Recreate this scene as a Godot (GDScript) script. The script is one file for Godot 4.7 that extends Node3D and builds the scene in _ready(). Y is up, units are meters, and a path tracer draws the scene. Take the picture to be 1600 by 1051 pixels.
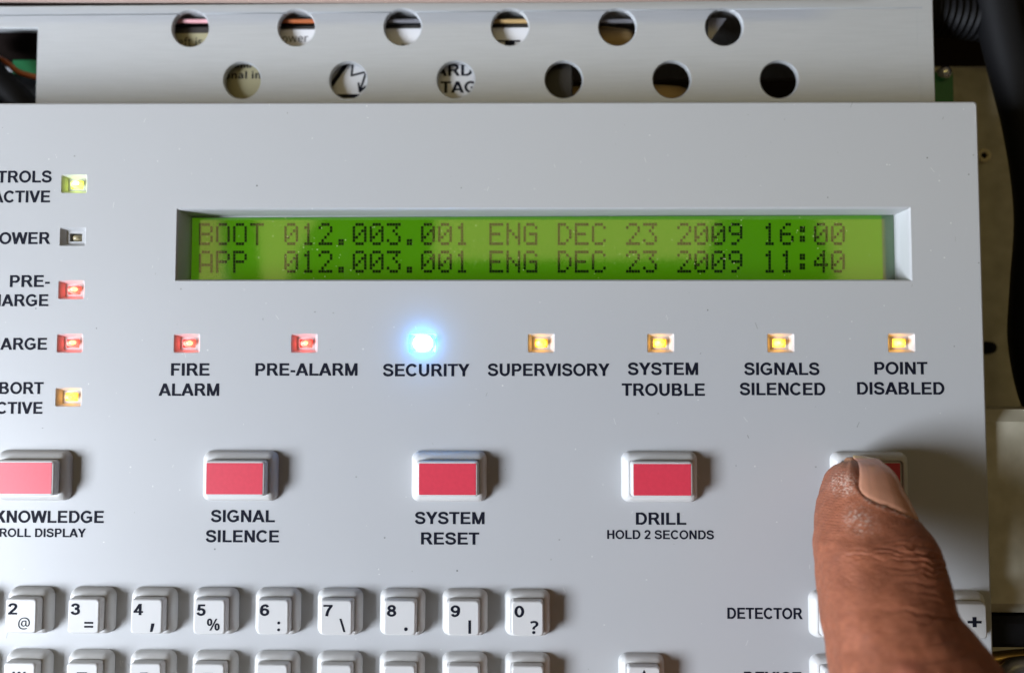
extends Node3D
# A close-up of a fire alarm control panel. Lengths in this script are millimetres until they reach a mesh (MM).
# The front of the panel is the plane z = 0; x runs right, y up, z towards the viewer.

const MM := 0.001
const FOCAL := 1220.0          # of the lens, in pixels of a 1600 pixel wide photograph
const EYE := 170.0             # millimetres from the panel to the lens
const WHITE_PLASTIC := Color(0.47, 0.475, 0.482)

var view_forward: Vector3
var view_right: Vector3
var view_up: Vector3
var mats := {}
var rng := RandomNumberGenerator.new()


# ------------------------------------------------------------------ measuring
func aim() -> void:
	view_forward = Vector3(-22, 57, -FOCAL).normalized()
	view_right = view_forward.cross(Vector3.UP).normalized()
	view_up = view_right.cross(view_forward)


func at(u: float, v: float, z := 0.0) -> Vector3:   # a spot measured on the photograph, at depth z, in millimetres
	var d := view_forward * FOCAL + view_right * (u - 800.0) + view_up * (525.5 - v)
	return Vector3(0, 0, EYE) + d * ((z - EYE) / d.z)


# ------------------------------------------------------------------ materials
func lin(r: float, g: float, b: float) -> Color:
	return Color(r, g, b).linear_to_srgb()


func mat(called: String, c: Color, rough := 0.5, metal := 0.0) -> StandardMaterial3D:
	var m := StandardMaterial3D.new()
	m.resource_name = called
	m.albedo_color = c.linear_to_srgb()
	m.roughness = rough
	m.metallic = metal
	mats[called] = m
	return m


func noise_tex(freq: float, size := 512, octaves := 4, normal := false, strength := 4.0, ramp: Gradient = null, type := FastNoiseLite.TYPE_SIMPLEX_SMOOTH, sd := 1) -> NoiseTexture2D:
	var n := FastNoiseLite.new()
	n.noise_type = type
	n.frequency = freq
	n.fractal_octaves = octaves
	n.seed = sd
	var t := NoiseTexture2D.new()
	t.noise = n
	t.width = size
	t.height = size
	t.seamless = true
	t.as_normal_map = normal
	t.bump_strength = strength
	if ramp:
		t.color_ramp = ramp
	return t


func ramp(a: Color, b: Color) -> Gradient:
	var g := Gradient.new()
	g.set_color(0, a)
	g.set_color(1, b)
	return g


func tri(m: StandardMaterial3D, metres: float) -> void:
	m.uv1_triplanar = true
	m.uv1_world_triplanar = true
	m.uv1_scale = Vector3.ONE / metres


func speck_image() -> ImageTexture:   # dust, lint and small scratches on the moulded plastic
	var side := 2048
	var im := Image.create(side, side, false, Image.FORMAT_RGB8)
	im.fill(Color(0.88, 0.88, 0.88))
	var r := RandomNumberGenerator.new()
	r.seed = 41
	for i in 520:
		var x := r.randi_range(8, side - 30)
		var y := r.randi_range(8, side - 30)
		var dark := r.randf() < 0.36
		var tone := r.randf_range(0.52, 0.8) if dark else 1.0
		var c := Color(tone, tone, tone * 0.98)
		if r.randf() < 0.22:
			var a := r.randf_range(0.9, 2.2)
			for k in r.randi_range(4, 13):
				im.set_pixel(clampi(x + int(cos(a) * k), 0, side - 1), clampi(y + int(sin(a) * k), 0, side - 1), c)
		else:
			im.fill_rect(Rect2i(x, y, r.randi_range(1, 3), r.randi_range(1, 3)), c)
	return ImageTexture.create_from_image(im)


func make_materials() -> void:
	var m := mat("panel_plastic", WHITE_PLASTIC / 0.755, 0.42)
	m.albedo_texture = speck_image()
	m.roughness_texture = noise_tex(0.02, 512, 4, false, 1.0, ramp(Color(0.88, 0.88, 0.88), Color(1, 1, 1)))
	m.normal_enabled = true
	m.normal_texture = noise_tex(0.35, 1024, 2, true, 1.0)
	m.normal_scale = 0.012
	tri(m, 0.23)
	m = mat("key_plastic", Color(0.62, 0.615, 0.60), 0.42)
	m.normal_enabled = true
	m.normal_texture = noise_tex(0.12, 256, 3, true, 1.5)
	m.normal_scale = 0.15
	tri(m, 0.03)
	m = mat("cap_plastic", Color(0.62, 0.615, 0.605), 0.36)
	m = mat("pink_label", Color(0.70, 0.05, 0.085), 0.38)
	m.albedo_texture = noise_tex(0.06, 256, 4, false, 1.0, ramp(Color(0.965, 0.95, 0.95), Color(1, 1, 1)), FastNoiseLite.TYPE_SIMPLEX_SMOOTH, 4)
	tri(m, 0.02)
	mat("print", Color(0.010, 0.011, 0.020), 0.7).metallic_specular = 0.22
	mat("screen_print", Color(0.004, 0.010, 0.002), 0.8).metallic_specular = 0.0
	m = mat("lcd_green", Color(0.022, 0.10, 0.002), 0.8)
	m.metallic_specular = 0.0
	m.emission_enabled = true
	m.emission = lin(0.036, 0.118, 0.0008)
	m.emission_energy_multiplier = 1.0
	mat("lcd_edge", Color(0.03, 0.09, 0.03), 0.4)
	m = mat("clear_glass", Color(1, 1, 1), 0.065)
	m.albedo_color.a = 0.0
	m.transparency = BaseMaterial3D.TRANSPARENCY_ALPHA
	m.metallic_specular = 0.62
	m = mat("sheet_metal", Color(0.56, 0.575, 0.59), 0.5, 0.25)
	m.normal_enabled = true
	m.normal_texture = noise_tex(0.3, 512, 3, true, 2.0)
	m.normal_scale = 0.035
	m.albedo_texture = noise_tex(0.03, 512, 5, false, 1.0, ramp(Color(0.965, 0.965, 0.965), Color(1, 1, 1)), FastNoiseLite.TYPE_SIMPLEX_SMOOTH, 7)
	m.roughness_texture = noise_tex(0.05, 512, 4, false, 1.0, ramp(Color(0.7, 0.7, 0.7), Color(1, 1, 1)), FastNoiseLite.TYPE_SIMPLEX_SMOOTH, 9)
	m.uv1_triplanar = true
	m.uv1_world_triplanar = true
	m.uv1_scale = Vector3(4, 90, 40)
	mat("groove_dark", Color(0.10, 0.10, 0.10), 0.7)
	m = mat("beige_paint", Color(0.64, 0.60, 0.48), 0.55)
	m.albedo_texture = noise_tex(0.02, 512, 5, false, 1.0, ramp(Color(0.86, 0.86, 0.84), Color(1, 1, 1)), FastNoiseLite.TYPE_SIMPLEX_SMOOTH, 3)
	tri(m, 0.08)
	mat("black_rubber", Color(0.006, 0.006, 0.007), 0.6).metallic_specular = 0.3
	mat("black_back", Color(0.010, 0.007, 0.006), 0.9).metallic_specular = 0.1
	mat("green_board", Color(0.01, 0.14, 0.045), 0.4)
	mat("copper_wire", Color(0.45, 0.12, 0.035), 0.4)
	mat("pink_wire", Color(0.75, 0.38, 0.40), 0.4)
	mat("solder", Color(0.75, 0.75, 0.72), 0.22, 1.0)
	mat("brass", Color(0.72, 0.47, 0.16), 0.35, 0.8)
	mat("grey_metal", Color(0.35, 0.35, 0.38), 0.4, 0.7)
	mat("paper_white", Color(0.72, 0.72, 0.74), 0.6)
	mat("paper_olive", Color(0.36, 0.33, 0.20), 0.7)
	mat("module_dark", Color(0.035, 0.030, 0.026), 0.6)
	mat("coil_tan", Color(0.52, 0.34, 0.14), 0.7)
	mat("dark_case", Color(0.01, 0.01, 0.011), 0.5)
	mat("cloth_dark", Color(0.018, 0.02, 0.028), 0.9)
	mat("hair", Color(0.01, 0.008, 0.007), 0.7)
	m = mat("skin", Color(1, 1, 1), 0.60)
	m.vertex_color_use_as_albedo = true
	m.subsurf_scatter_enabled = true
	m.subsurf_scatter_strength = 0.06
	m.albedo_texture = noise_tex(0.035, 512, 5, false, 1.0, ramp(Color(0.80, 0.76, 0.74), Color(1, 1, 1)), FastNoiseLite.TYPE_SIMPLEX_SMOOTH, 15)
	m.normal_enabled = true
	m.normal_texture = noise_tex(0.11, 1024, 4, true, 6.0, null, FastNoiseLite.TYPE_CELLULAR, 5)
	m.normal_scale = 1.0
	m.roughness_texture = noise_tex(0.04, 512, 4, false, 1.0, ramp(Color(0.72, 0.72, 0.72), Color(1, 1, 1)), FastNoiseLite.TYPE_SIMPLEX_SMOOTH, 21)
	tri(m, 0.03)
	m = mat("nail", Color(1, 1, 1), 0.26)
	m.vertex_color_use_as_albedo = true
	m.normal_enabled = true
	m.normal_texture = noise_tex(0.05, 256, 2, true, 2.0)
	m.normal_scale = 0.15
	tri(m, 0.03)
	mat("led_off", Color(0.36, 0.31, 0.19), 0.25)


func glow(called: String, c: Color, energy: float) -> StandardMaterial3D:
	var m := mat(called, Color(0.5, 0.4, 0.3), 0.3)
	m.emission_enabled = true
	m.emission = c.linear_to_srgb()
	m.emission_energy_multiplier = energy
	return m


# ------------------------------------------------------------------ shapes
func new_st() -> SurfaceTool:
	var st := SurfaceTool.new()
	st.begin(Mesh.PRIMITIVE_TRIANGLES)
	return st


func quad(st: SurfaceTool, a: Vector3, b: Vector3, c: Vector3, d: Vector3) -> void:   # counter-clockwise seen from outside
	for p in [a, d, c, a, c, b]:
		st.add_vertex(p * MM)


func rr(w: float, h: float, r: float, z: float, n := 6, c := Vector2.ZERO) -> PackedVector3Array:   # a rounded rectangle, counter-clockwise
	var out := PackedVector3Array()
	r = minf(r, minf(w, h) * 0.499)
	var corners := [Vector2(w / 2 - r, h / 2 - r), Vector2(-w / 2 + r, h / 2 - r), Vector2(-w / 2 + r, -h / 2 + r), Vector2(w / 2 - r, -h / 2 + r)]
	for k in 4:
		for i in n + 1:
			var a := (k + float(i) / n) * PI / 2
			var p: Vector2 = corners[k] + Vector2(cos(a), sin(a)) * r + c
			out.append(Vector3(p.x, p.y, z))
	return out


func ring_face(st: SurfaceTool, ring: PackedVector3Array, up: bool) -> void:
	var mid := Vector3.ZERO
	for p in ring:
		mid += p
	mid /= ring.size()
	for i in ring.size():
		var a := ring[i]
		var b := ring[(i + 1) % ring.size()]
		for p in ([mid, b, a] if up else [mid, a, b]):
			st.add_vertex(p * MM)


func loft(st: SurfaceTool, rings: Array, bottom := true, top := true, groups := []) -> void:
	for k in rings.size() - 1:
		st.set_smooth_group(groups[k] if groups.size() > k else 0)
		var r0: PackedVector3Array = rings[k]
		var r1: PackedVector3Array = rings[k + 1]
		for i in r0.size():
			var j := (i + 1) % r0.size()
			quad(st, r0[i], r0[j], r1[j], r1[i])
	st.set_smooth_group(90)
	if bottom:
		ring_face(st, rings[0], false)
	st.set_smooth_group(91)
	if top:
		ring_face(st, rings[-1], true)


func finish(st: SurfaceTool) -> ArrayMesh:
	st.generate_normals()
	st.index()
	return st.commit()


func box(st: SurfaceTool, a: Vector3, b: Vector3, bevel := 0.2) -> void:   # from corner a to corner b, edges chamfered
	var lo := Vector3(minf(a.x, b.x), minf(a.y, b.y), minf(a.z, b.z))
	var hi := Vector3(maxf(a.x, b.x), maxf(a.y, b.y), maxf(a.z, b.z))
	var c := Vector2(lo.x + hi.x, lo.y + hi.y) / 2
	var w := hi.x - lo.x
	var h := hi.y - lo.y
	loft(st, [rr(w - 2 * bevel, h - 2 * bevel, bevel, lo.z, 2, c), rr(w, h, bevel, lo.z + bevel, 2, c), rr(w, h, bevel, hi.z - bevel, 2, c), rr(w - 2 * bevel, h - 2 * bevel, bevel, hi.z, 2, c)], true, true, [1, 2, 3])


func tube(st: SurfaceTool, pts: Array, radii: Array, sides := 14, flat := 1.0) -> void:   # a smooth tapered tube with round ends
	var path := []
	var rad := []
	var n := pts.size()
	for i in n - 1:
		for k in 6:
			var t := k / 6.0
			var p0: Vector3 = pts[maxi(i - 1, 0)]
			var p3: Vector3 = pts[mini(i + 2, n - 1)]
			path.append((pts[i] as Vector3).cubic_interpolate(pts[i + 1], p0, p3, t))
			rad.append(lerpf(radii[mini(i, radii.size() - 1)], radii[mini(i + 1, radii.size() - 1)], t))
	path.append(pts[n - 1])
	rad.append(radii[mini(n - 1, radii.size() - 1)])
	var t0: Vector3 = (path[1] - path[0]).normalized()
	var t1: Vector3 = (path[-1] - path[-2]).normalized()
	var all_p := []
	var all_r := []
	for k in 4:
		var a := k / 4.0 * PI / 2
		all_p.append(path[0] - t0 * rad[0] * cos(a))
		all_r.append(maxf(rad[0] * sin(a), 0.02))
	all_p.append_array(path)
	all_r.append_array(rad)
	for k in range(3, -1, -1):
		var a := k / 4.0 * PI / 2
		all_p.append(path[-1] + t1 * rad[-1] * cos(a))
		all_r.append(maxf(rad[-1] * sin(a), 0.02))
	var side := t0.cross(Vector3(0.13, 0.21, 1)).normalized()
	var rings := []
	for i in all_p.size():
		var t: Vector3 = (all_p[mini(i + 1, all_p.size() - 1)] - all_p[maxi(i - 1, 0)]).normalized()
		side = (side - t * side.dot(t)).normalized()
		var other := t.cross(side)
		var ring := PackedVector3Array()
		for k in sides:
			var a := TAU * k / sides
			ring.append(all_p[i] + (side * cos(a) + other * sin(a) * flat) * all_r[i])
		rings.append(ring)
	loft(st, rings, true, true)


# ------------------------------------------------------------------ naming
func thing(called: String, label: String, category: String, group := "") -> Node3D:
	var o := Node3D.new()
	o.name = called
	add_child(o, true)
	tag(o, label, category, group)
	return o


func tag(o: Node, label := "", category := "", group := "", kind := "") -> Node:
	if label:
		o.set_meta("label", label)
	if category:
		o.set_meta("category", category)
	if group:
		o.set_meta("group", group)
	if kind:
		o.set_meta("kind", kind)
	return o


func numbered(parent: Node, called: String) -> String:
	if not parent.has_node(called):
		return called
	var i := 1
	while parent.has_node("%s_%03d" % [called, i]):
		i += 1
	return "%s_%03d" % [called, i]


func put(parent: Node, called: String, mesh: Mesh, material: Material, where := Vector3.ZERO) -> MeshInstance3D:
	var o := MeshInstance3D.new()
	o.name = numbered(parent, called)
	o.mesh = mesh
	o.material_override = material
	o.position = where * MM
	parent.add_child(o, true)
	return o


var fonts := {}


func font(weight: int, family := "Droid Sans") -> SystemFont:
	var key := family + str(weight)
	if not fonts.has(key):
		var f := SystemFont.new()
		f.font_names = PackedStringArray([family])
		f.font_weight = weight
		fonts[key] = f
	return fonts[key]


# Printed text: left, right and middle height measured in the photograph (capital height cap, in pixels), on the plane z.
func letters(parent: Node, called: String, text: String, u0: float, u1: float, v: float, cap: float, z := 0.03, m := "print", weight := 700) -> MeshInstance3D:
	var a := at(u0, v, z)
	var b := at(u1, v, z)
	var up := at((u0 + u1) / 2, v - cap / 2, z).y - at((u0 + u1) / 2, v + cap / 2, z).y
	return text_at(parent, called, text, (a + b) / 2, b.x - a.x, up, m, weight)


func text_at(parent: Node, called: String, text: String, mid: Vector3, width: float, height: float, m := "print", weight := 700) -> MeshInstance3D:
	if weight == 700 and Array(text.split("")).all(func(ch): return GLYPHS.has(ch)):
		return put(parent, called, word_mesh(text, width, height), mats[m], mid)
	var t := TextMesh.new()
	t.text = text
	t.font = font(weight)
	t.font_size = 64
	t.pixel_size = 0.01
	t.depth = 0.02
	t.curve_step = 2.0
	var box_ := t.get_aabb()
	var tall := box_.size.y
	var o := put(parent, called, t, mats[m])
	var sx := width / box_.size.x
	var sy := height / tall
	o.scale = Vector3(sx, sy, 1.0) * MM
	var c := box_.get_center()
	o.position = (mid - Vector3(c.x * sx, c.y * sy, 0)) * MM
	return o


# Bold grotesque capitals, drawn stroke by stroke; 1 unit is the capital height.
# R rectangle x0 y0 x1 y1; D slanting bar: left x at its foot, left x at its head, its width across, y of foot and head; E arc: centre, radii, from and to in degrees; S smooth stroke through points.
const GLYPHS := {
	"A": [1.008, ["D", 0.0, 0.39, 0.225, 0.0, 1.0], ["D", 0.783, 0.393, 0.225, 0.0, 1.0], ["R", 0.2, 0.21, 0.8, 0.375]],
	"B": [1.008, ["R", 0.1, 0.0, 0.3, 1.0], ["R", 0.25, 0.835, 0.56, 1.0], ["R", 0.25, 0.46, 0.6, 0.625], ["R", 0.25, 0.0, 0.58, 0.165], ["E", 0.55, 0.74, 0.2, 0.178, -90, 90], ["E", 0.58, 0.275, 0.24, 0.193, -90, 90]],
	"C": [1.008, ["E", 0.53, 0.5, 0.395, 0.42, 38, 322]],
	"D": [1.008, ["R", 0.1, 0.0, 0.3, 1.0], ["R", 0.2, 0.835, 0.5, 1.0], ["R", 0.2, 0.0, 0.5, 0.165], ["E", 0.49, 0.5, 0.37, 0.418, -90, 90]],
	"E": [0.931, ["R", 0.1, 0.0, 0.3, 1.0], ["R", 0.2, 0.83, 0.85, 1.0], ["R", 0.2, 0.43, 0.80, 0.595], ["R", 0.2, 0.0, 0.87, 0.168]],
	"F": [0.853, ["R", 0.1, 0.0, 0.3, 1.0], ["R", 0.2, 0.83, 0.80, 1.0], ["R", 0.2, 0.41, 0.71, 0.575]],
	"G": [1.086, ["E", 0.55, 0.5, 0.41, 0.42, 40, 325], ["R", 0.79, 0.12, 0.98, 0.5], ["R", 0.55, 0.375, 0.98, 0.54]],
	"H": [1.008, ["R", 0.1, 0.0, 0.3, 1.0], ["R", 0.71, 0.0, 0.91, 1.0], ["R", 0.2, 0.43, 0.8, 0.6]],
	"I": [0.388, ["R", 0.095, 0.0, 0.295, 1.0]],
	"K": [1.008, ["R", 0.1, 0.0, 0.3, 1.0], ["D", 0.16, 0.70, 0.27, 0.28, 1.0], ["D", 0.76, 0.39, 0.25, 0.0, 0.62]],
	"L": [0.853, ["R", 0.1, 0.0, 0.3, 0.99], ["R", 0.2, 0.0, 0.82, 0.168]],
	"M": [1.163, ["R", 0.1, 0.0, 0.285, 1.0], ["R", 0.88, 0.0, 1.065, 1.0], ["D", 0.485, 0.12, 0.195, 0.0, 1.0], ["D", 0.485, 0.85, 0.195, 0.0, 1.0]],
	"N": [1.008, ["R", 0.1, 0.0, 0.29, 1.0], ["R", 0.72, 0.0, 0.91, 1.0], ["D", 0.70, 0.10, 0.21, 0.0, 1.0]],
	"O": [1.086, ["E", 0.543, 0.5, 0.405, 0.42, 0, 360]],
	"P": [0.931, ["R", 0.1, 0.0, 0.3, 1.0], ["R", 0.2, 0.835, 0.55, 1.0], ["R", 0.2, 0.365, 0.55, 0.53], ["E", 0.54, 0.682, 0.235, 0.236, -90, 90]],
	"R": [1.008, ["R", 0.1, 0.0, 0.3, 1.0], ["R", 0.2, 0.835, 0.58, 1.0], ["R", 0.2, 0.415, 0.58, 0.575], ["E", 0.57, 0.706, 0.23, 0.212, -90, 90], ["D", 0.765, 0.47, 0.24, 0.0, 0.48]],
	"S": [0.931, ["S", 0.765, 0.70, 0.70, 0.855, 0.47, 0.918, 0.245, 0.865, 0.165, 0.725, 0.25, 0.595, 0.47, 0.525, 0.70, 0.44, 0.785, 0.285, 0.70, 0.135, 0.465, 0.08, 0.22, 0.145, 0.125, 0.315]],
	"T": [0.853, ["R", 0.025, 0.83, 0.83, 1.0], ["R", 0.327, 0.0, 0.527, 0.99]],
	"U": [1.008, ["R", 0.1, 0.36, 0.3, 1.0], ["R", 0.71, 0.36, 0.91, 1.0], ["E", 0.505, 0.37, 0.305, 0.29, 180, 360]],
	"V": [0.931, ["D", 0.36, 0.0, 0.225, 0.0, 1.0], ["D", 0.346, 0.706, 0.225, 0.0, 1.0]],
	"W": [1.318, ["D", 0.225, 0.0, 0.215, 0.0, 1.0], ["D", 0.225, 0.55, 0.215, 0.0, 1.0], ["D", 0.878, 0.553, 0.215, 0.0, 1.0], ["D", 0.878, 1.103, 0.215, 0.0, 1.0]],
	"Y": [0.931, ["D", 0.355, 0.0, 0.24, 0.40, 1.0], ["D", 0.335, 0.69, 0.24, 0.40, 1.0], ["R", 0.365, 0.0, 0.565, 0.45]],
	"Z": [0.853, ["R", 0.04, 0.83, 0.80, 1.0], ["R", 0.03, 0.0, 0.82, 0.168], ["D", 0.03, 0.56, 0.25, 0.1, 0.9]],
	"-": [0.465, ["R", 0.06, 0.27, 0.41, 0.44]],
	" ": [0.388],
	"0": [0.777, ["E", 0.39, 0.5, 0.255, 0.42, 0, 360]],
	"1": [0.777, ["R", 0.32, 0.0, 0.51, 1.0], ["D", 0.09, 0.30, 0.22, 0.66, 0.95]],
	"2": [0.777, ["S", 0.145, 0.70, 0.20, 0.86, 0.385, 0.92, 0.58, 0.86, 0.63, 0.70, 0.53, 0.50, 0.32, 0.29, 0.18, 0.11], ["R", 0.06, 0.0, 0.72, 0.172]],
	"3": [0.777, ["S", 0.15, 0.72, 0.21, 0.86, 0.375, 0.92, 0.55, 0.86, 0.60, 0.735, 0.53, 0.60, 0.34, 0.545], ["S", 0.34, 0.545, 0.56, 0.48, 0.63, 0.29, 0.56, 0.14, 0.37, 0.08, 0.19, 0.15, 0.13, 0.29]],
	"4": [0.777, ["R", 0.43, 0.0, 0.61, 1.0], ["R", 0.04, 0.205, 0.73, 0.36], ["D", 0.03, 0.42, 0.20, 0.30, 1.0]],
	"5": [0.777, ["R", 0.17, 0.83, 0.67, 1.0], ["D", 0.10, 0.17, 0.19, 0.46, 1.0], ["S", 0.18, 0.49, 0.36, 0.575, 0.55, 0.51, 0.62, 0.335, 0.55, 0.145, 0.37, 0.08, 0.2, 0.145, 0.135, 0.28]],
	"6": [0.777, ["E", 0.39, 0.325, 0.245, 0.245, 0, 360], ["S", 0.62, 0.755, 0.56, 0.87, 0.42, 0.92, 0.24, 0.83, 0.155, 0.62, 0.145, 0.34]],
	"7": [0.777, ["R", 0.06, 0.83, 0.72, 1.0], ["S", 0.62, 0.87, 0.43, 0.55, 0.33, 0.25, 0.30, 0.0]],
	"8": [0.777, ["E", 0.39, 0.73, 0.205, 0.19, 0, 360], ["E", 0.39, 0.29, 0.245, 0.215, 0, 360]],
	"9": [0.777, ["E", 0.39, 0.675, 0.245, 0.245, 0, 360], ["S", 0.16, 0.245, 0.22, 0.13, 0.36, 0.08, 0.54, 0.17, 0.625, 0.38, 0.635, 0.66]],
	"=": [0.81, ["R", 0.07, 0.60, 0.74, 0.77], ["R", 0.07, 0.25, 0.74, 0.42]],
	"+": [0.81, ["R", 0.07, 0.42, 0.74, 0.59], ["R", 0.32, 0.17, 0.49, 0.84]],
}


func word_mesh(text: String, width: float, height: float) -> ArrayMesh:   # centred on its own middle, in millimetres
	var total := 0.0
	for ch in text:
		total += GLYPHS[ch][0]
	var first: float = 0.1 if not text[0] in "ATVYWS" else 0.03
	var scale_x := width / (total - first * 2.0)
	var st := new_st()
	var x := -first
	for ch in text:
		var g: Array = GLYPHS[ch]
		for k in range(1, g.size()):
			var p: Array = g[k]
			var z := 0.0015 * k
			var polys := []
			match p[0]:
				"R": polys.append([Vector2(p[1] - 0.018, p[2]), Vector2(p[3] + 0.018, p[2]), Vector2(p[3] + 0.018, p[4]), Vector2(p[1] - 0.018, p[4])])
				"D": polys.append([Vector2(p[1] - 0.015, p[4]), Vector2(p[1] + p[3] + 0.015, p[4]), Vector2(p[2] + p[3] + 0.015, p[5]), Vector2(p[2] - 0.015, p[5])])
			var centre := PackedVector2Array()
			if p[0] == "E":
				for i in 33:
					var a := deg_to_rad(lerpf(p[5], p[6], i / 32.0))
					centre.append(Vector2(p[1] + cos(a) * p[3], p[2] + sin(a) * p[4]))
			elif p[0] == "S":
				var q := []
				for i in range(1, p.size(), 2):
					q.append(Vector2(p[i], p[i + 1]))
				for i in q.size() - 1:
					for j in 6:
						centre.append((q[i] as Vector2).cubic_interpolate(q[i + 1], q[maxi(i - 1, 0)], q[mini(i + 2, q.size() - 1)], j / 6.0))
				centre.append(q[-1])
			if centre.size():
				var n := centre.size()
				var whole: bool = p[0] == "E" and absf(p[6] - p[5]) > 359
				var thick := 0.222
				for i in n - 1:
					var side := []
					for e in [i, i + 1]:
						var a := centre[(e + n - 2) % (n - 1)] if whole else centre[maxi(e - 1, 0)]
						var b := centre[1 if e == n - 1 else e + 1] if whole else centre[mini(e + 1, n - 1)]
						var d := (b - a).normalized()
						var s := Vector2(-d.y, d.x) * (thick - 0.025 * absf(d.x)) / 2
						side.append([centre[e] - s, centre[e] + s])
					polys.append([side[0][0], side[1][0], side[1][1], side[0][1]])
			for poly in polys:
				var c := []
				for v in poly:
					c.append(Vector3((v.x + x) * scale_x - width / 2, (v.y - 0.5) * height, z))
				quad(st, c[0], c[1], c[2], c[3])
		x += g[0]
	return finish(st)



# ------------------------------------------------------------------ parts of the panel
func lofted_for_csg(rings: Array) -> ArrayMesh:   # the same in millimetre units, flat: for boolean work
	var st := new_st()
	loft(st, rings, true, true)
	return finish(st)


func carve(body: ArrayMesh, cutters: Array) -> ArrayMesh:   # body minus cutters, all meshes in metres; done a thousand times larger
	var root := CSGCombiner3D.new()
	root.name = "carving"
	add_child(root)
	var b := CSGMesh3D.new()
	b.name = "body"
	b.mesh = body
	b.scale = Vector3.ONE * 1000.0
	root.add_child(b)
	var i := 0
	for c in cutters:
		var s := CSGMesh3D.new()
		s.name = "cutter_%03d" % i
		i += 1
		s.mesh = c
		s.scale = Vector3.ONE * 1000.0
		s.operation = CSGShape3D.OPERATION_SUBTRACTION
		root.add_child(s)
	root._update_shape()
	var made: ArrayMesh = root.bake_static_mesh()
	remove_child(root)
	root.free()
	var st := SurfaceTool.new()
	st.begin(Mesh.PRIMITIVE_TRIANGLES)
	for k in made.get_surface_count():
		st.append_from(made, k, Transform3D(Basis.from_scale(Vector3.ONE * MM), Vector3.ZERO))
	return st.commit()


func collar_mesh(w: float, h: float, r: float, top: float, iw: float, ih: float, iy: float) -> ArrayMesh:
	var st := new_st()
	var rings := []
	for p in [[0.0, 0.0], [0.05, 0.20], [0.16, 0.46], [0.34, 0.68], [0.60, 0.85], [0.90, 0.96], [1.14, 1.0]]:
		rings.append(rr(lerpf(w, iw + 0.3, p[0] / 1.2), lerpf(h, ih + 0.3, p[0] / 1.2), lerpf(r, 0.8, p[0] / 1.2), top * p[1], 7, Vector2(0, iy * p[0] / 1.2)))
	var c := Vector2(0, iy)
	rings.append(rr(iw + 0.2, ih + 0.2, 0.7, top - 0.01, 7, c))
	rings.append(rr(iw + 0.08, ih + 0.08, 0.7, top - 0.12, 7, c))
	rings.append(rr(iw + 0.06, ih + 0.06, 0.7, 0.1, 7, c))
	loft(st, rings, false, false, [1, 1, 1, 1, 1, 1, 1, 1, 4])
	return finish(st)


func cap_mesh(w: float, h: float, top: float, cy: float) -> ArrayMesh:
	var st := new_st()
	var rings := []
	var c := Vector2(0, cy)
	for p in [[0.0, -1.0], [0.0, top - 0.45], [0.06, top - 0.2], [0.18, top - 0.05], [0.34, top]]:
		rings.append(rr(w - 2 * p[0], h - 2 * p[0], 0.7, p[1], 6, c))
	loft(st, rings, false, true, [1, 1, 1, 1])
	return finish(st)


func slab_mesh(w: float, h: float, r: float, z0: float, z1: float, b := 0.015, c := Vector2.ZERO) -> ArrayMesh:
	var st := new_st()
	loft(st, [rr(w, h, r, z0, 4, c), rr(w, h, r, z1 - b, 4, c), rr(w - 2 * b, h - 2 * b, r, z1, 4, c)], true, true, [1, 2])
	return finish(st)


func led_dome(w: float, h: float, z0: float, z1: float, r := 0.4) -> ArrayMesh:
	var st := new_st()
	var rings := [rr(w, h, r, z0, 6)]
	for k in 6:
		var a := (k + 1) / 6.0 * PI / 2
		rings.append(rr(maxf(w * cos(a * 0.93), 0.1), maxf(h * cos(a * 0.93), 0.1), maxf(r, 0.5), lerpf(z0 + (z1 - z0) * 0.35, z1, sin(a)), 6))
	loft(st, rings, true, true)
	return finish(st)


const DOTS := {
	"B": [30, 17, 17, 30, 17, 17, 30], "O": [14, 17, 17, 17, 17, 17, 14], "T": [31, 4, 4, 4, 4, 4, 4], "A": [14, 17, 17, 17, 31, 17, 17], "P": [30, 17, 17, 30, 16, 16, 16],
	"0": [14, 17, 19, 21, 25, 17, 14], "1": [4, 12, 4, 4, 4, 4, 14], "2": [14, 17, 1, 2, 4, 8, 31], "3": [31, 2, 4, 2, 1, 17, 14], "4": [2, 6, 10, 18, 31, 2, 2],
	"6": [6, 8, 16, 30, 17, 17, 14], "9": [14, 17, 17, 15, 1, 2, 12], ".": [0, 0, 0, 0, 0, 12, 12], ":": [0, 12, 12, 0, 12, 12, 0],
	"E": [31, 16, 16, 30, 16, 16, 31], "N": [17, 17, 25, 21, 19, 17, 17], "G": [14, 17, 16, 23, 17, 17, 15], "D": [28, 18, 17, 17, 17, 18, 28], "C": [14, 17, 16, 16, 16, 17, 14],
}


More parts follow.
